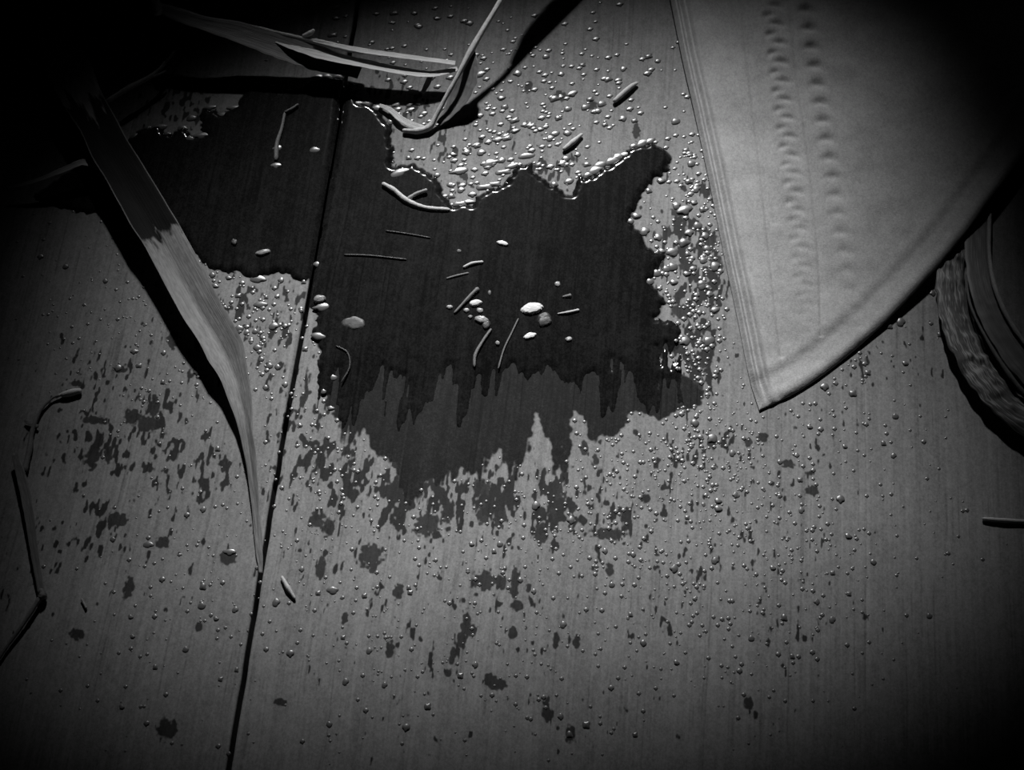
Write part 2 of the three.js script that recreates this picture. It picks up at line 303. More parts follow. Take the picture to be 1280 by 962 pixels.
const fibreColor = v => grayTexture(256, 512, (i, j) => v * (1 + (noise(i / 6, j / 70) - 0.5) * 0.35 + (noise(i / 20, j / 20 + 8) - 0.5) * 0.3 + (hash(i, j) - 0.5) * 0.15), true);
const straw = (v, o = {}) => new THREE.MeshPhysicalMaterial({ map: fibreColor(v), roughness: 0.5, bumpMap: fibreBump, bumpScale: 0.0001, specularIntensity: 0.6, ...o });
const M = { pale: straw(0.50), mid: straw(0.30), dull: straw(0.16), dark: straw(0.05, { roughness: 0.35 }) };
const one = (name, geo, mat, label, category, grp) => { // a thing of one mesh, its origin at its base
  geo.computeBoundingBox(); const b = geo.boundingBox, c = b.getCenter(new THREE.Vector3()); c.y = b.min.y; geo.translate(-c.x, -c.y, -c.z);
  const m = mesh(name, geo, mat); m.position.copy(c); return tag(m, label, category, grp);
};

// broad blade at the left: wet and dark along its upper stretch
{
  const g = group('broad_leaf_blade', at(326, 716, 0)); tag(g, 'broad dry leaf blade lying across the seam, wet upper stretch and twisted pointed tip', 'leaf');
  const wetBlade = grayTexture(256, 1024, (i, j) => {
    const u = j / 1024, e = (fbm(i / 22, j / 16) - 0.5) * 0.05, sp = (noise(i / 9, j / 45) - 0.5) * 0.25 + (noise(i / 8, j / 7) - 0.5) * 0.35 + (hash(i, j) - 0.5) * 0.2;
    const wet = smooth(0.115, 0.13, u + e + (noise(i / 40, 3) - 0.5) * 0.05) * (1 - smooth(0.335, 0.355, u + e));
    const litRim = Math.min(i, 255 - i) < 7 ? 1 : 0;  // lit blade edges painted in, paler than the wet stretch
    return lerp(0.25 * (1 + sp), 0.011 * (1 + sp * 0.5), wet * (1 - 0.6 * litRim));
  }, true);
  const mat = new THREE.MeshPhysicalMaterial({ map: wetBlade, roughness: 0.7, bumpMap: fibreBump, bumpScale: 0.0001, specularIntensity: 0.15 });
  mesh('blade', local(bladeGeo([[60, 20, 20, 40, 0, .05, 0], [88, 90, 18, 56, 0, .06, 0], [123, 158, 16, 50, 4, .06, .05], [155, 215, 14, 54, 4, .06, .08], [188, 270, 13, 54, 3, .06, .15], [217, 322, 11.5, 50, 0, .05, .3], [252, 385, 10, 50, 0, .05, .5], [283, 440, 9, 46, -4, .05, .55], [300, 490, 8, 32, -16, .05, .4], [310, 545, 7, 21, -35, .05, .2], [317, 600, 5, 15, -35, .05, .1], [321, 650, 3.2, 12, -30, .05, 0], [324, 690, 2, 10, -20, .05, 0], [326, 716, 1, 4, -10, 0, 0]], { n: 150, m: 12, thick: 0.0006, rough: 0.0004 }), g), mat, g);
}
// folded husk along the top edge
{
  const g = group('folded_husk', at(380, 90, 0)); tag(g, 'long folded husk with split pale strands meeting the upright straw', 'husk');
  mesh('lower_strand', local(bladeGeo([[345, 52, 15.5, 5, 20, .1], [370, 60, 14.5, 16, 20, .25], [400, 69, 13, 22, 20, .25], [455, 80, 11, 20, 20, .25], [500, 89, 9.5, 17, 20, .25], [540, 93, 8.5, 13, 15, .2], [572, 86, 8, 8, 5, .1]], { n: 70 }), g), M.pale, g);
  mesh('upper_strand', local(bladeGeo([[392, 50, 15, 7, 10, .2], [440, 61, 14, 9, 10, .2], [500, 70, 13, 9, 10, .2], [569, 79, 11, 8, 10, .2]], { n: 50, m: 6 }), g), M.pale, g);
  mesh('stalk', local(strawGeo([[190, 4, 26.6, 9], [225, 13, 24.4, 7], [255, 22, 22.4, 6], [300, 30, 19.4, 6], [350, 42, 16.4, 7], [400, 53, 14, 8], [455, 66, 12, 7]], { n: 70 }), g), M.mid, g);
  mesh('sheath', local(bladeGeo([[194, 9, 26.5, 12, -8, .1], [240, 25, 23.6, 20, -8, .1], [300, 41, 19, 30, -10, .1], [350, 57, 15, 38, -12, .1], [400, 74, 11, 38, -12, .1], [450, 90, 8, 22, -4, .1]], { n: 60 }), g), M.dull, g);
  mesh('node', local(strawGeo([[186, -6, 27, 12], [194, 4, 27, 15], [199, 18, 26, 12]], { n: 16 }), g), M.mid, g);
  mesh('spur', local(strawGeo([[378, 46, 15.5, 7], [388, 41, 17, 8], [393, 37, 18, 4]], { n: 14 }), g), M.pale, g);
  mesh('hanging_fibre', local(bladeGeo([[540, 92, 7, 8, 0, .1], [534, 105, 4, 8, 0, .1], [528, 116, 1.5, 6, 0, .1]], { n: 16, m: 4 }), g), M.mid, g);
}
// upright straw with a hooked end
{
  const g = group('hooked_straw', at(530, 162, 0)); tag(g, 'thin pale straw rising past the husk, with flared sheath and hooked lower end', 'straw');
  mesh('stalk', local(strawGeo([[730, -190, 52, 8], [672, -84, 38, 8], [640, -25, 30, 8], [625, 2, 27, 8], [607, 32, 23, 8], [590, 61, 19, 9], [572, 95, 14, 6], [557, 122, 9, 6], [546, 143, 5, 7], [537, 158, 2.4, 9], [524, 163, 1.8, 9], [503, 163, 1.6, 6]], { n: 120 }), g), M.pale, g);
  mesh('sheath', local(bladeGeo([[591, 62, 18, 6, 0, .1], [588, 80, 15, 24, -8, .12], [582, 100, 11, 34, -10, .12], [574, 120, 7, 32, -10, .12], [562, 140, 3.5, 18, -8, .1], [548, 155, 1.5, 8, 0, .1]], { n: 44 }), g), M.dull, g);
  mesh('unseen_upper_leaf', local(bladeGeo([[634, -24, 29.5, 4, 0, .1], [644, -50, 33, 12, 0, .1], [660, -86, 37, 22, 0, .1], [690, -140, 44, 30, 0, .1], [740, -230, 55, 8, 0, .1]], { n: 40 }), g), M.dull, g);  // out of view, placed to cast the broad shadow beside the straw
  mesh('side_shoot', local(bladeGeo([[474, 131, 1.8, 5, 0, .1], [487, 137, 2.6, 8, 0, .15], [502, 149, 3, 9, 0, .15], [518, 157, 2.6, 10, 0, .15], [532, 160, 2.2, 7, 0, .1]], { n: 36, m: 6 }), g), M.pale, g);
}
// forked straw lying in the puddle
{
  const g = group('forked_straw', at(520, 255, 0)); tag(g, 'short curved forked straw lying in the top of the large puddle', 'straw');
  mesh('stem', local(strawGeo([[478, 229, 2.4, 6], [492, 237, 2.6, 8], [508, 250, 2.2, 8], [530, 259, 2, 7], [562, 262, 1.8, 6]], { n: 44 }), g), M.pale, g);
  mesh('fork', local(strawGeo([[509, 249, 2.4, 6], [520, 242, 2.8, 5], [534, 237, 3, 5]], { n: 18 }), g), M.mid, g);
}
one('dark_twig', mergeGeometries([strawGeo([[133, 127, 11, 7], [160, 110, 11, 8], [185, 97, 10, 7], [200, 86, 9, 5], [211, 71, 8, 7], [219, 63, 7, 3]], { n: 40 }), strawGeo([[186, 97, 10, 4], [198, 93, 9, 4], [208, 88, 8, 3]], { n: 14 })]), M.mid, 'thin twig sticking out from behind the wet part of the broad blade', 'twig');
one('narrow_blade', bladeGeo([[10, 235, 6, 4, 0, .1], [45, 226, 8, 7, 10, .15], [78, 213, 10, 10, 12, .2], [105, 203, 11, 12, 12, .2], [120, 208, 10, 9, 10, .2], [131, 224, 9, 6, 0, .1]], { n: 50 }), M.mid, 'narrow bent grass blade reaching out from the left of the broad blade', 'grass blade');
{
  const g = group('seed_stem', at(36, 570, 0)); tag(g, 'thin curved grass stem with a pale swollen tip', 'grass stem');
  mesh('stem', local(strawGeo([[30, 590, 2, 8], [37, 560, 1.7, 7], [41, 535, 1.7, 6], [52, 511, 1.7, 4], [66, 497, 1.7, 3], [74, 494, 1.7, 4]], { n: 50 }), g), M.dull, g);
  mesh('tip', local(strawGeo([[73, 494, 1.7, 3], [82, 492, 1.7, 9], [94, 489, 1.7, 9], [102, 488, 1.7, 6]], { n: 24 }), g), M.pale, g);
  mesh('side_leaf', local(bladeGeo([[31, 525, 1.7, 3, 0, 0], [38, 529, 1.7, 7, 0, 0], [48, 533, 1.7, 4, 0, 0]], { n: 14, m: 4 }), g), M.dull, g);
}
{
  const g = group('bent_stalk', at(50, 745, 0)); tag(g, 'long dull grass stalk bent at a node, below the seed stem', 'grass stem');
  mesh('upper_stalk', local(bladeGeo([[18, 566, 5, 8, 0, .1], [28, 600, 5, 12, 0, .15], [36, 640, 5, 11, 0, .15], [43, 690, 4, 9, 0, .15], [52, 742, 3, 8, 0, .1]], { n: 50, m: 6 }), g), M.dull, g);
  mesh('node', local(strawGeo([[50, 736, 3, 8], [53, 743, 3, 10], [50, 748, 3, 8]], { n: 10 }), g), M.dull, g);
  mesh('lower_stalk', local(strawGeo([[51, 745, 3, 6], [30, 778, 2.5, 5], [10, 806, 2, 4], [-10, 835, 2, 4]], { n: 30 }), g), M.dull, g);
}
{
  const sl = (pts, label, mat = M.pale) => one('straw_sliver', strawGeo(pts, { n: 16, m: 8 }), mat, label, 'straw');
  sl([[352, 720, 1.2, 4], [360, 734, 1.6, 6], [369, 748, 1, 3]], 'short pale straw sliver beside the seam, below the tip of the broad blade');
  sl([[102, 748, 1, 3], [108, 760, 1, 3]], 'tiny dull straw sliver right of the bent stalk node', M.mid);
  sl([[1228, 648, 1.2, 5], [1255, 650, 1.4, 6], [1290, 652, 1.2, 5]], 'straight pale straw on bare wood below the curled strap');
  sl([[767, 127, 1.6, 7], [778, 117, 2, 8], [790, 107, 2, 7], [797, 103, 1.5, 4]], 'pale splinter on the bare wood near the long edge of the leather flap');
  sl([[704, 187, 1.4, 6], [716, 177, 1.8, 8], [728, 167, 1.5, 4]], 'pale splinter among beads just above the large puddle');
  sl([[1118, 116, 6, 2.5], [1135, 113, 6, 3], [1152, 110, 6, 2.5]], 'fine pale fibre lying on the leather flap', M.pale);
  // bits lying in the puddle
  sl([[579, 334, 1.8, 3.9], [590, 329, 2, 4.7], [604, 327, 1.8, 3.9]], 'short pale straw bit in the puddle, above a duller parallel bit');
  sl([[558, 348, 1.6, 3.1], [572, 344, 1.7, 3.1], [586, 341, 1.5, 3.1]], 'short dull straw bit in the puddle, below a paler parallel bit', M.dull);
  sl([[568, 391, 1.8, 3.9], [578, 380, 2.2, 3.9], [590, 367, 2.4, 4.7], [598, 360, 2, 6.2]], 'club-ended straw bit leaning among crumbs in the puddle', M.dull);
  sl([[614, 411, 2, 3.9], [603, 427, 2, 3.9], [594, 444, 1.8, 4.7], [593, 458, 1.6, 3.1]], 'curved brown straw stalk trailing down from the double crumb in the puddle', M.dull);
  sl([[648, 398, 2, 2.3], [640, 415, 1.8, 2.3], [630, 436, 1.7, 2.3], [623, 460, 1.5, 2.3]], 'thin dull fibre trailing down from the large pale chip', M.dull);
  sl([[697, 392, 1.8, 2.3], [710, 390, 2, 3.9], [724, 387, 1.8, 3.9]], 'pale straw bit to the right of the large pale chip', M.pale);
  sl([[703, 371, 1.6, 3.1], [713, 369, 1.8, 5.5], [714, 369, 1.6, 2.3]], 'small pale straw flake above the straw bit by the large chip', M.dull);
  sl([[430, 318, 1.8, 2.3], [460, 319, 1.8, 2.3], [508, 324, 1.8, 2.3]], 'faint long fibre in the puddle beside the seam', M.dark);
  sl([[482, 288, 1.8, 2.0], [510, 292, 1.8, 2.0], [538, 297, 1.8, 2.0]], 'faint short fibre in the puddle below the forked straw', M.dark);
  sl([[420, 432, 1.8, 2.3], [434, 440, 1.8, 2.3], [437, 458, 1.8, 2.3], [427, 477, 1.8, 2.3]], 'faint fibre curled like a bracket in the puddle', M.dark);
  sl([[345, 200, 1.6, 7.0], [346, 180, 2, 6.2], [352, 160, 2.2, 4.7], [356, 140, 2, 3.9]], 'stubby pale stalk standing in the puddle under the husk shadow', M.dull);
  sl([[356, 140, 2.4, 3.9], [364, 136, 2.6, 3.9], [373, 130, 2.4, 3.1]], 'short pale splinter touching the top of the stubby stalk', M.dull);
}
// crumbs and chips
{
  const chipMat = new THREE.MeshPhysicalMaterial({ color: new THREE.Color(0.72, 0.72, 0.72), roughness: 0.3 });
  const grit = new THREE.MeshPhysicalMaterial({ map: fibreColor(0.22), roughness: 0.4 });
  const murk = new THREE.MeshPhysicalMaterial({ map: fibreColor(0.035), roughness: 0.5 });
  const lump = (px, py, w, d, h, turn, seed, mat, label, name = 'crumb') => {
    const g = new THREE.IcosahedronGeometry(1, 4), p = g.attributes.position, v = new THREE.Vector3();
    for (let i = 0; i < p.count; i++) {
      v.fromBufferAttribute(p, i); const k = 1 + (fbm(v.x * 1.7 + seed * 5, v.z * 1.7 + v.y * 1.3 + 9) - 0.5) * 0.6;
      v.multiplyScalar(k); const fl = v.y > 0.55 ? 0.55 + (v.y - 0.55) * 0.35 : v.y; p.setXYZ(i, v.x * w * PX / 2, fl * h * PX, v.z * d * PX / 2);
    }
    g.computeVertexNormals(); const m = mesh(name, g, mat); m.position.copy(at(px, py, 0.0013)); m.rotation.y = turn; tag(m, label, 'crumb'); return m;
  };
  lump(665, 386, 30, 17, 7, 0.25, 1, chipMat, 'largest pale chip lying in the middle of the puddle', 'pale_chip');
  lump(681, 400, 20, 20, 5, 0.6, 2, murk, 'dull flat flake against the lower right of the large pale chip', 'dull_flake');
  lump(662, 420, 17, 8, 4, 0.3, 3, chipMat, 'slim pale chip just below the large pale chip', 'pale_chip');
  lump(595, 379, 16, 9, 5, 0.15, 4, chipMat, 'pale oblong chip beside the club-ended straw bit', 'pale_chip');
  lump(602, 400, 18, 10, 5, -0.3, 5, grit, 'double crumb at the head of the curved straw stalk');
  lump(608, 406, 10, 12, 4, -0.6, 6, murk, 'dark crumb tucked under the double crumb');
  lump(562, 384, 9, 6, 3, 0, 7, grit, 'small crumb left of the club-ended straw bit');
  lump(583, 388, 8, 6, 3, 0, 8, grit, 'tiny crumb between the club-ended straw bit and the pale oblong chip');
  lump(600, 388, 9, 7, 3, 0, 9, grit, 'tiny crumb below the pale oblong chip');
  lump(588, 396, 6, 5, 3, 0, 10, grit, 'tiniest crumb above the double crumb');
  lump(622, 429, 6, 6, 3, 0, 11, grit, 'lone crumb between the curved stalk and the thin fibre');
  lump(612, 366, 5, 8, 2, 0, 12, murk, 'dull speck right of the club-ended straw bit');
  lump(697, 355, 7, 8, 3, 0, 13, grit, 'small crumb above the pale straw flake');
  lump(711, 424, 9, 6, 3, 0, 14, grit, 'small crumb below the pale straw bit by the large chip');
  lump(628, 304, 16, 7, 4, -0.2, 15, chipMat, 'lone pale oblong chip high in the puddle', 'pale_chip');
  lump(574, 314, 7, 6, 2, 0, 16, murk, 'dull speck above the parallel straw bits');
  lump(443, 404, 30, 20, 2.5, 0, 17, murk, 'dull rounded lump under the puddle surface beside the seam', 'dull_lump');
  lump(329, 316, 20, 9, 5, 0.2, 18, grit, 'wet crumb in the puddle left of the seam', 'crumb');
  lump(293, 303, 8, 9, 4, 0, 19, murk, 'small dull crumb in the puddle near the broad blade', 'crumb');
  lump(400, 374, 16, 12, 6, 0, 20, grit, 'rough crumb on the puddle edge at the seam', 'crumb');
}

// ---------------------------------------------------------------- leather flap
{
  const g = group('leather_flap', at(960, 420, 0)); tag(g, 'pale leather flap with a pointed corner, ridged edge and stamped scallop border', 'leather flap');
  const L = [[790, -200], [815, -110], [838, 0], [853, 75], [870, 150], [888, 235], [905, 320], [923, 405], [938, 478], [949, 513]];
  const Rr = [[1500, -200], [1420, -60], [1340, 90], [1275, 200], [1236, 252], [1200, 300], [1132, 377], [1062, 443], [1000, 488], [949, 513]];
  const lift = (px, py) => 0.75 + 6.7 * smooth(0, 1, clamp((px - 1050) / 190)) + 3 * clamp((300 - py) / 500);
  const lc = curveOf(L.map(p => V(p[0], p[1], lift(...p)))), rc = curveOf(Rr.map(p => V(p[0], p[1], lift(...p))));
  const line = pts => pts.map(p => V(p[0], p[1], lift(...p)));
  const dist = (pl, x, z) => { let m = 1e9; for (let i = 0; i + 1 < pl.length; i++) { const a = pl[i], b = pl[i + 1], dx = b.x - a.x, dz = b.z - a.z, q = clamp(((x - a.x) * dx + (z - a.z) * dz) / (dx * dx + dz * dz)); m = Math.min(m, Math.hypot(x - a.x - q * dx, z - a.z - q * dz)); } return m; };
  const lp = lc.getPoints(60), rp = rc.getPoints(60);
  const groove1 = line([[912, -120], [930, 40], [945, 160], [958, 280], [968, 370], [977, 445]]);
  const groove2 = line([[975, -120], [985, 0], [993, 80], [1004, 150], [1012, 215], [1020, 290], [1025, 360], [1026, 420]]);
  const groove3 = line([[925, -120], [942, 40], [955, 150], [968, 280]]);
  const tip = V(949, 513, 0.75), stamps = [];
  for (let k = -5; k < 19; k++) {                                      // two rows of tool marks, worn away towards the corner
    const y = 18 + k * 23.2, f = clamp(1.12 - y / 400, 0.10, 1);
    const xr = 990 + (y + 10) * 0.155, c = V(xr + 12, y, lift(xr, y));
    stamps.push([c.x, c.z, 12.5 * PX, 8 * PX, -0.15, f, 1.1]);
    const y2 = y + 6, xl = 956 + y2 * 0.118, c2 = V(xl, y2, lift(xl, y2)), c3 = V(xl + 12, y2 + 11, lift(xl, y2));
    stamps.push([c2.x, c2.z, 9 * PX, 5.5 * PX, 0.5, f, 0.7]); stamps.push([c3.x, c3.z, 12 * PX, 5.5 * PX, -0.3, f, 0.7]);
  }
  const relief = (x, z, dl, dr) => {
    let h = 0;
    const bump = (d, c, w, a) => a * Math.exp(-(((d - c) / w) ** 2));
    h += bump(dl, 0.0022, 0.0014, 0.0022) + bump(dl, 0.0070, 0.0016, 0.0020) - bump(dl, 0.0046, 0.0010, 0.0008) - bump(dl, 0.0108, 0.0016, 0.0006);
    h += bump(dr, 0.0035, 0.0035, 0.0012) - bump(dr, 0.013, 0.003, 0.0005) + bump(dr, 0.018, 0.003, 0.0003);
    h -= bump(dist(groove1, x, z), 0, 0.0013, 0.0008) + bump(dist(groove2, x, z), 0, 0.0011, 0.0007) + bump(dist(groove3, x, z), 0, 0.0016, 0.0004);
    for (const [sx, sz, a, b, an, f, amp] of stamps) {
      const dx = x - sx, dz = z - sz; if (Math.abs(dx) > 0.012 || Math.abs(dz) > 0.012) continue;
      const c = Math.cos(an), s = Math.sin(an), u = (dx * c - dz * s) / a, v = (dx * s + dz * c) / b;
      const bend = v - 0.55 * u * u + 0.25, q = u * u * 1.1 + bend * bend;   // a crescent punched in, its far lip steep
      h -= f * amp * 0.0017 * Math.exp(-q * 1.3) * (1 - 0.35 * v);
    }
    h *= smooth(0.002, 0.018, Math.hypot(x - tip.x, z - tip.z));
    h += (fbm(x * 60, z * 60) - 0.5) * 0.0009 + (fbm(x * 16 + 3, z * 16) - 0.5) * 0.004 * smooth(0, 0.03, Math.min(dl, dr));
    return h;
  };
  const nu = 330, nv = 560, T = 0.0018, P = [], U = [], I = [];
  const us = []; for (let i = 0; i <= nu; i++) { const q = i / nu; us.push(q * 0.55 + (0.5 - 0.5 * Math.cos(Math.PI * q)) * 0.45); }
  for (let j = 0; j <= nv; j++) {
    const v = 1 - Math.pow(1 - j / nv, 1.15), a = lc.getPoint(v), b = rc.getPoint(v);
    for (const face of [1, -1]) for (let i = 0; i <= nu; i++) {
      const u = us[i], x = lerp(a.x, b.x, u), z = lerp(a.z, b.z, u), yb = lerp(a.y, b.y, u);
      const dl = dist(lp, x, z), dr = dist(rp, x, z), d = Math.min(dl, dr), q = clamp(d / 0.0028), ed = Math.sqrt(1 - (1 - q) * (1 - q));
      P.push(x, yb + face * T * 0.5 * ed + relief(x, z, dl, dr) * ed, z); U.push(x / 0.12, -z / 0.12);
    }
  }
  const row = 2 * (nu + 1);
  for (let j = 0; j < nv; j++) for (let i = 0; i < nu; i++) {
    const k = j * row + i; I.push(k, k + row, k + 1, k + 1, k + row, k + row + 1);
    const q = k + nu + 1; I.push(q, q + 1, q + row, q + 1, q + row + 1, q + row);
  }
  const ge = new THREE.BufferGeometry(); ge.setAttribute('position', new THREE.Float32BufferAttribute(P, 3)); ge.setAttribute('uv', new THREE.Float32BufferAttribute(U, 2)); ge.setIndex(I); ge.computeVertexNormals();
  const hide = (i, j) => 0.5 + (fbm(i / 5, j / 5) - 0.5) * 0.8 + (hash(i, j) - 0.5) * 0.35;
  const hideBump = grayTexture(1024, 1024, hide, false);
  const hideColor = grayTexture(1024, 1024, (i, j) => 0.35 * (1 + (noise(i / 4, j / 6) - 0.5) * 0.26 + (noise(i / 9, j / 14) - 0.5) * 0.14 + (fbm(i / 60, j / 60) - 0.5) * 0.22 + (hash(i, j) - 0.5) * 0.2), true);
  const mat = new THREE.MeshPhysicalMaterial({ map: hideColor, roughness: 0.75, bumpMap: hideBump, bumpScale: 0.00012, specularIntensity: 0.3 });
  mesh('panel', local(ge, g), mat, g);
}
// ---------------------------------------------------------------- curled strap at the right
{
  const g = group('curled_strap', at(1230, 480, 0)); tag(g, 'curled dark leather strap with frayed outer edge, half under the leather flap', 'strap');
  const worn = grayTexture(512, 1024, (i, j) => { const n = fbm(i / 30, j / 90) * 0.6 + noise(i / 7, j / 22) * 0.4; return 0.12 + 0.28 * smooth(0.45, 0.70, n) + (hash(i, j) - 0.5) * 0.03; }, true);
  const wornBump = grayTexture(512, 1024, (i, j) => fbm(i / 14, j / 50) * 0.7 + hash(i, j) * 0.3, false);
  const mw = new THREE.MeshPhysicalMaterial({ map: worn, roughness: 0.7, bumpMap: wornBump, bumpScale: 0.0006 });
  const mi = new THREE.MeshPhysicalMaterial({ map: fibreColor(0.13), roughness: 0.55, bumpMap: fibreBump, bumpScale: 0.0001 });
  mesh('outer_layer', local(bladeGeo([[1196, 282, 1.7, 26, 0, 0], [1190, 312, 1.9, 36, 2, -.05], [1189, 350, 3.4, 40, 10, -.2], [1196, 395, 5.5, 44, 12, -.2], [1213, 437, 6, 50, 12, -.2], [1238, 475, 6, 54, 12, -.2], [1270, 508, 6, 56, 12, -.2], [1320, 540, 6, 56, 12, -.2]], { n: 110, m: 16, thick: 0.003, rough: 0.0022 }), g), mw, g);
  mesh('inner_layer', local(bladeGeo([[1222, 215, 1.6, 26, 0, .03], [1221, 260, 2, 30, 0, .03], [1221, 320, 5, 32, 4, .05], [1229, 368, 10, 34, 6, .05], [1249, 412, 11, 36, 6, .05], [1282, 458, 11, 40, 6, .05], [1330, 500, 11, 42, 6, .05]], { n: 90, m: 10, thick: 0.002, rough: 0.0005, seed: 4 }), g), mi, g);
  mesh('edge_bead', local(strawGeo([[1237, 215, 2, 5], [1237, 265, 3, 6], [1237, 320, 6.5, 6], [1245, 362, 12, 6], [1264, 404, 13, 6], [1299, 450, 13, 6], [1340, 486, 13, 6]], { n: 70 }), g), M.mid, g);
  mesh('seam_cord', local(strawGeo([[1207, 340, 9, 3], [1213, 380, 10, 3.5], [1232, 421, 11, 4], [1262, 468, 11, 6], [1290, 500, 11, 5], [1330, 530, 11, 4]], { n: 60 }), g), mi, g);
}

// ---------------------------------------------------------------- beads of liquid
{
  const drops = [];                                                    // [px, py, length px, width px, turn, height factor]
  const add = (ox, oy, k, list, a, b = a, turn = 0, hf = 0.42) => { for (let i = 0; i < list.length; i += 2) { const q = (oy > 250 ? 0.78 : 0.95) + 0.4 * rnd(); drops.push([ox + list[i] * k, oy + list[i + 1] * k, a * q, b * q, turn + (rnd() - 0.5) * 0.3, hf]); } };
  // below and left of the puddle
  add(0, 300, .336, [150, 62, 243, 97, 392, 152, 640, 268, 608, 420, 727, 424, 605, 528, 810, 776, 790, 130, 900, 160, 1045, 150, 1130, 155, 940, 195, 990, 212, 1030, 210, 860, 232, 925, 285, 917, 343, 948, 338, 1060, 320, 972, 442, 1002, 466, 1033, 472, 975, 500, 988, 548, 1060, 538, 1115, 690, 1135, 405, 1120, 262, 1203, 562], 7);
  add(0, 300, .336, [498, 415, 516, 467, 590, 167, 437, 476, 735, 493, 850, 142, 885, 207, 888, 327, 1018, 320, 958, 400, 1180, 90, 1237, 510, 1230, 627, 800, 172], 10, 8);
  add(0, 300, .336, [970, 240, 960, 145, 1185, 357, 1195, 250], 20, 10);
  add(0, 620, .336, [420, 160, 552, 155, 480, 237, 755, 50, 828, 322, 603, 310, 803, 457, 485, 450, 575, 448, 492, 523, 690, 568, 577, 635, 617, 738, 452, 785, 545, 845, 812, 930, 820, 680, 875, 422, 1122, 272, 1183, 360, 1170, 425, 1105, 165, 1225, 848, 1125, 912, 990, 570, 880, 645], 6);
  add(0, 620, .336, [695, 70, 755, 335, 750, 405, 1027, 395, 1080, 585], 8);
  add(0, 620, .336, [552, 180, 855, 208, 1237, 348], 14, 8);
  add(400, 620, .336, [668, 177, 647, 205, 563, 180, 618, 230, 430, 238, 680, 285, 745, 312, 330, 340, 335, 358, 482, 398, 165, 370, 85, 525, 340, 570, 183, 575, 577, 628, 640, 740, 170, 797, 35, 848, 832, 748, 895, 820, 1172, 887, 1060, 205, 1165, 217, 1003, 230, 1190, 190, 1205, 158, 1085, 328, 1125, 328, 1170, 330, 795, 355, 990, 422, 1155, 440, 240, 702, 1083, 713, 770, 672, 95, 690], 6);
  add(400, 620, .336, [803, 35, 933, 90, 48, 350, 905, 478, 522, 667, 400, 782, 320, 860, 990, 850, 928, 885, 1203, 546], 8.5);
  add(820, 300, .36, [553, 567, 620, 655, 572, 657, 533, 650, 655, 718, 790, 705, 825, 748, 730, 640, 930, 700, 430, 770, 500, 832, 275, 885, 955, 290, 985, 328, 830, 610, 725, 430, 505, 935, 190, 870], 6.5);
  add(820, 300, .36, [850, 285, 810, 298, 735, 460, 585, 510, 683, 532, 265, 740, 640, 900, 960, 185, 865, 430, 215, 935, 135, 635], 9);
  add(820, 300, .36, [195, 690, 100, 352, 180, 350, 205, 245, 160, 158, 60, 45], 13, 10, 0.6);
  add(820, 616, .36, [500, 10, 740, 140, 440, 270, 755, 240, 135, 368, 265, 375, 545, 340, 330, 503, 473, 567, 495, 568, 560, 577, 425, 560, 543, 553, 290, 618, 305, 700, 543, 130, 505, 60, 430, 10, 1080, 60, 1015, 210, 670, 350, 870, 425, 948, 425, 612, 440], 6);
  add(820, 616, .36, [108, 85, 215, 30, 640, 20, 667, 152, 205, 235, 62, 263, 405, 262, 613, 277, 445, 432, 558, 378, 70, 590], 8);
  // above the puddle: flattened, leaning up to the right
  add(600, 50, .195, [420, 105, 520, 220, 655, 160, 920, 185, 1080, 105, 1140, 135, 1075, 215, 705, 380, 775, 408, 755, 455, 560, 440, 670, 430, 500, 500, 385, 575, 110, 640, 450, 630, 560, 597, 285, 545, 800, 543, 990, 517, 915, 505, 1250, 520, 135, 375, 155, 430, 240, 215, 625, 735, 550, 760, 525, 795, 375, 800, 475, 925, 140, 770], 9, 7, 0.3);
  add(600, 50, .195, [820, 252, 590, 345, 475, 375, 220, 515, 330, 550, 225, 585, 170, 630, 480, 600, 685, 797, 570, 905, 60, 790], 13, 8, 0.35);
  add(390, 0, .195, [150, 45, 150, 120, 410, 90, 685, 170, 975, 135, 1010, 150, 655, 85, 800, 120, 380, 270, 625, 670, 785, 605, 505, 775], 9, 6.5, 0.25);
  add(390, 0, .195, [130, 225, 525, 85, 1080, 475, 1015, 545, 640, 590, 780, 645, 545, 670, 630, 705, 1245, 885, 1050, 930, 1190, 895], 12, 7, 0.3);
  add(460, 80, .1875, [150, 385, 270, 625, 565, 605, 460, 740, 725, 545, 710, 705, 885, 645, 555, 880, 695, 870, 550, 805, 620, 840, 755, 590, 655, 590, 910, 285, 1240, 800], 9, 7, 0.2);
  // long beads drawn out along the far shore
  add(460, 80, .1875, [210, 725, 605, 715, 820, 660, 960, 680, 900, 720, 1050, 610], 20, 8, 0.25);
  add(460, 80, .1875, [775, 820, 840, 800, 610, 932, 670, 922], 20, 9, 0.15);
  add(600, 50, .195, [690, 865, 740, 835, 770, 800, 840, 775, 880, 752, 930, 738, 985, 680, 1040, 662, 1090, 648], 15, 8, 0.45);
  add(390, 0, .195, [35, 495, 95, 490, 165, 488, 290, 663, 350, 662, 420, 692], 15, 8, 0.1);
  add(150, 0, .195, [575, 690, 730, 693, 660, 740, 240, 815, 400, 820, 520, 870], 17, 8, 0.1);
  add(150, 0, .195, [95, 875, 178, 820, 305, 860, 445, 885, 455, 755, 905, 520, 1150, 565, 1160, 390, 1008, 950], 10, 7, 0.1);
  add(0, 0, 1, [345, 207, 393, 187, 69, 168, 190, 240], 11, 7);
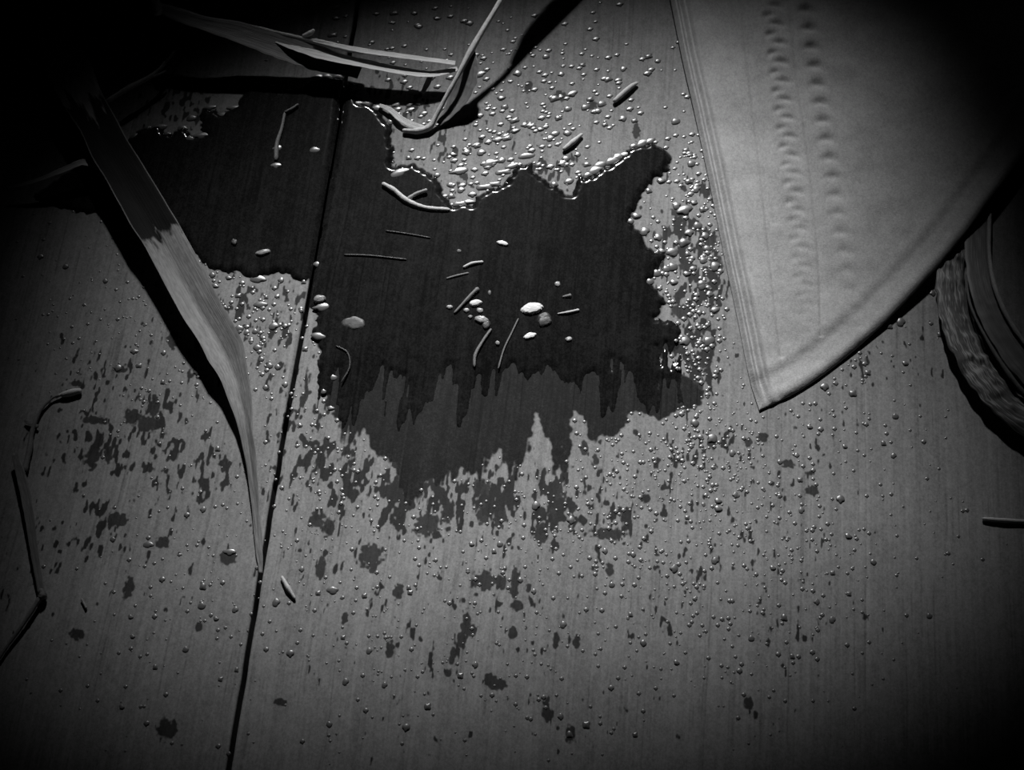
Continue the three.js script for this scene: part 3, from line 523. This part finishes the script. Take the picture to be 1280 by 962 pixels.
  // crowded beads by the leather flap
  add(760, 180, .195, [500, 40, 530, 125, 515, 240, 565, 290, 570, 520, 520, 570, 620, 590, 635, 670, 510, 705, 610, 745, 685, 785, 505, 835, 420, 890, 265, 880, 310, 825, 370, 800, 410, 785, 545, 800, 145, 495, 180, 465, 235, 560, 320, 600, 345, 690, 605, 420, 550, 380, 440, 395, 260, 300, 340, 240], 9.5, 8.5, 0.3);
  add(760, 180, .195, [490, 425, 485, 630, 410, 690, 600, 895], 16, 11, 0.5);
  drops.sort((a, b) => b[2] * b[3] - a[2] * a[3]);
  const liquidBead = new THREE.MeshPhysicalMaterial({ color: new THREE.Color(0.10, 0.10, 0.10), roughness: 0.33, ior: 1.8 });
  const beadGeo = seed => {
    const g = new THREE.IcosahedronGeometry(1, 4), p = g.attributes.position, v = new THREE.Vector3();
    for (let i = 0; i < p.count; i++) { v.fromBufferAttribute(p, i); const k = 1 + (noise(v.x * 1.3 + seed * 7, v.z * 1.3 + 4) - 0.5) * 0.75; p.setXYZ(i, v.x * k, v.y < -0.15 ? -0.15 : v.y, v.z * k); }
    g.computeVertexNormals(); return g;
  };
  const shapes = [1, 2, 3, 4, 5, 6, 7, 8].map(beadGeo);
  const place = d => {
    const wet = wetAt(d[0], d[1]), p = at(d[0], d[1], wet > 0.001 ? 0.0010 : 0);
    const q = new THREE.Quaternion().setFromAxisAngle(new THREE.Vector3(0, 1, 0), d[4]);
    return [p, q, new THREE.Vector3(d[2] * PX / 2, Math.min(d[2], d[3]) * PX / 2 * d[5], d[3] * PX / 2)];
  };
  const zone = d => d[1] < 275 && d[0] > 440 && d[0] < 830 ? (d[2] > 13.5 ? ['long bead of liquid drawn out along the far shore of the large puddle', 'long beads on the far shore'] : ['flattened bead of liquid on bare wood beyond the large puddle', 'beads beyond the large puddle'])
    : d[0] < 440 && d[1] < 290 ? ['bead of liquid on the shore of the puddle under the husk and blade', 'beads by the husk']
      : d[0] > 780 && d[1] < 520 && d[0] < 945 ? ['bead of liquid crowded between the large puddle and the leather flap', 'crowded beads by the flap']
        : d[0] > 945 ? ['round bead of liquid on bare wood below the leather flap', 'beads below the flap']
          : d[0] < 390 ? (d[1] < 520 && d[0] > 240 ? ['bead of liquid crowded between the broad blade and the seam', 'crowded beads by the seam'] : ['round bead of liquid on the board left of the seam', 'beads left of the seam'])
            : ['round bead of liquid on bare wood in front of the large puddle', 'beads in front of the puddle'];
  drops.slice(0, 300).forEach((d, i) => {
    const m = mesh('liquid_bead', shapes[i % 8], liquidBead), [p, q, s] = place(d); m.position.copy(p); m.quaternion.copy(q); m.scale.copy(s);
    tag(m, zone(d)[0], 'droplet', zone(d)[1]);
  });
  const rest = drops.slice(300);
  // fine spray: soft clusters on the boards
  const clusters = [[320, 400, 55, 60, 130, 5], [300, 460, 50, 60, 60, 4.5], [150, 390, 100, 90, 170, 3.6], [220, 500, 80, 80, 60, 3.8], [880, 330, 25, 90, 160, 6], [870, 440, 30, 60, 110, 5.5], [880, 540, 60, 60, 130, 4.6], [800, 560, 60, 50, 90, 4.6], [870, 640, 110, 80, 190, 4.4], [960, 620, 80, 80, 80, 4.4], [1050, 480, 80, 60, 70, 4.8], [700, 110, 110, 80, 170, 6], [600, 190, 80, 50, 90, 6.5], [500, 40, 90, 50, 50, 6], [520, 140, 50, 40, 40, 6.5], [700, 190, 80, 40, 60, 6], [460, 600, 80, 60, 70, 4.2], [620, 660, 140, 80, 130, 4], [740, 700, 120, 120, 190, 3.8], [500, 760, 140, 110, 140, 3.6], [260, 680, 110, 100, 120, 3.6], [650, 860, 240, 80, 120, 3.8], [950, 760, 150, 100, 150, 4], [1050, 640, 120, 120, 110, 4], [200, 820, 120, 90, 50, 3.6], [400, 580, 40, 70, 60, 4.4], [820, 340, 18, 60, 60, 5.5], [860, 215, 20, 60, 60, 5.5], [230, 320, 40, 30, 20, 4], [225, 300, 30, 40, 10, 4]];
  const gauss = () => Math.sqrt(-2 * Math.log(1 - rnd())) * Math.cos(6.2832 * rnd());
  for (const [x, y, rx, ry, n, size] of clusters) for (let k = 0; k < n; k++) {
    const px = x + gauss() * rx * 0.75, py = y + gauss() * ry * 0.75; if (px < -10 || px > 1300 || py < -20 || py > 985) continue;
    if (soakedAt(px, py) > 0.0008) continue;
    const e = size * (0.5 + 0.8 * Math.pow(rnd(), 1.6)), top = py < 250 ? 1.35 : 1; rest.push([px, py, e * top, e, top > 1 ? 0.3 : 0, 0.42]);
  }
  const spray = new THREE.InstancedMesh(shapes[0], liquidBead, rest.length); spray.name = 'fine_spray'; spray.castShadow = spray.receiveShadow = true;
  rest.forEach((d, i) => spray.setMatrixAt(i, new THREE.Matrix4().compose(...place(d))));
  scene.add(tag(spray, 'fine spray of tiny liquid beads scattered over the boards', 'spray', null, 'stuff'));
}

// ---------------------------------------------------------------- unseen lamp placed to light the floor, out of view beyond the far edge of the picture
{
  const base = new THREE.Vector3(lamp.position.x, 0, -1.41), g = group('unseen_spotlight_on_stand', base);
  tag(g, 'unseen black spotlight on a tripod stand, its two black flags placed to darken the frame edges', 'lamp');
  const black = new THREE.MeshPhysicalMaterial({ color: new THREE.Color(0.02, 0.02, 0.02), roughness: 0.6 });
  const dir = lamp.target.position.clone().sub(lamp.position).normalize(), q = new THREE.Quaternion().setFromUnitVectors(new THREE.Vector3(0, 0, 1), dir);
  const aim = (m, p) => { m.position.copy(p).sub(base); m.quaternion.copy(q); return m; };
  const can = new THREE.LatheGeometry([[0, -0.20], [0.05, -0.195], [0.062, -0.17], [0.062, -0.012], [0.058, -0.012], [0.056, -0.05], [0, -0.05]].map(p => new THREE.Vector2(p[0], p[1])), 40); can.rotateX(Math.PI / 2);
  aim(mesh('housing', can, black, g), lamp.position);
  const lens = new THREE.CircleGeometry(0.052, 40); const glow = new THREE.MeshStandardMaterial({ color: 0xffffff, emissive: 0xffffff, emissiveIntensity: 2 });
  aim(mesh('lens', lens, glow, g), lamp.position.clone().addScaledVector(dir, -0.02));
  // two unseen black flags placed to darken the frame edges: one cuts the beam short towards the camera, one towards the stand
  const L = lamp.position;
  for (const [z, far, up, roll] of [[0.154, 1.0, 0.13, -0.06], [-0.168, 0.76, -0.13, -0.15]]) {
    const cut = new THREE.Vector3(0, -L.y, z - L.z).normalize(), E = L.clone().addScaledVector(cut, far);
    const fl = new THREE.BoxGeometry(0.52, 0.13, 0.003); fl.translate(0, up / 2, 0);
    const fm = mesh('unseen_flag', fl, black, g); fm.position.copy(E).sub(base); fm.quaternion.setFromUnitVectors(new THREE.Vector3(0, 0, 1), cut).multiply(new THREE.Quaternion().setFromAxisAngle(new THREE.Vector3(0, 0, 1), roll));
    const edge = new THREE.Vector3(0.25, up, 0).applyQuaternion(fm.quaternion).add(E), root = L.clone().add(new THREE.Vector3(0.055, up > 0 ? 0.02 : -0.02, -0.06));
    mesh('unseen_flag_arm', new THREE.TubeGeometry(new THREE.LineCurve3(root.sub(base), edge.sub(base)), 4, 0.004, 8), black, g);
  }
  const pole = new THREE.CylinderGeometry(0.012, 0.014, 0.97, 20); pole.translate(0, 0.53, 0); mesh('pole', pole, black, g);
  for (let k = 0; k < 3; k++) { const a = k * 2.094 + 0.5, leg = new THREE.CylinderGeometry(0.008, 0.008, 0.30, 12); leg.rotateZ(0.95); leg.translate(-0.122, 0.096, 0); leg.rotateY(a); mesh('leg', leg, black, g); }
}

renderer.render(scene, camera);
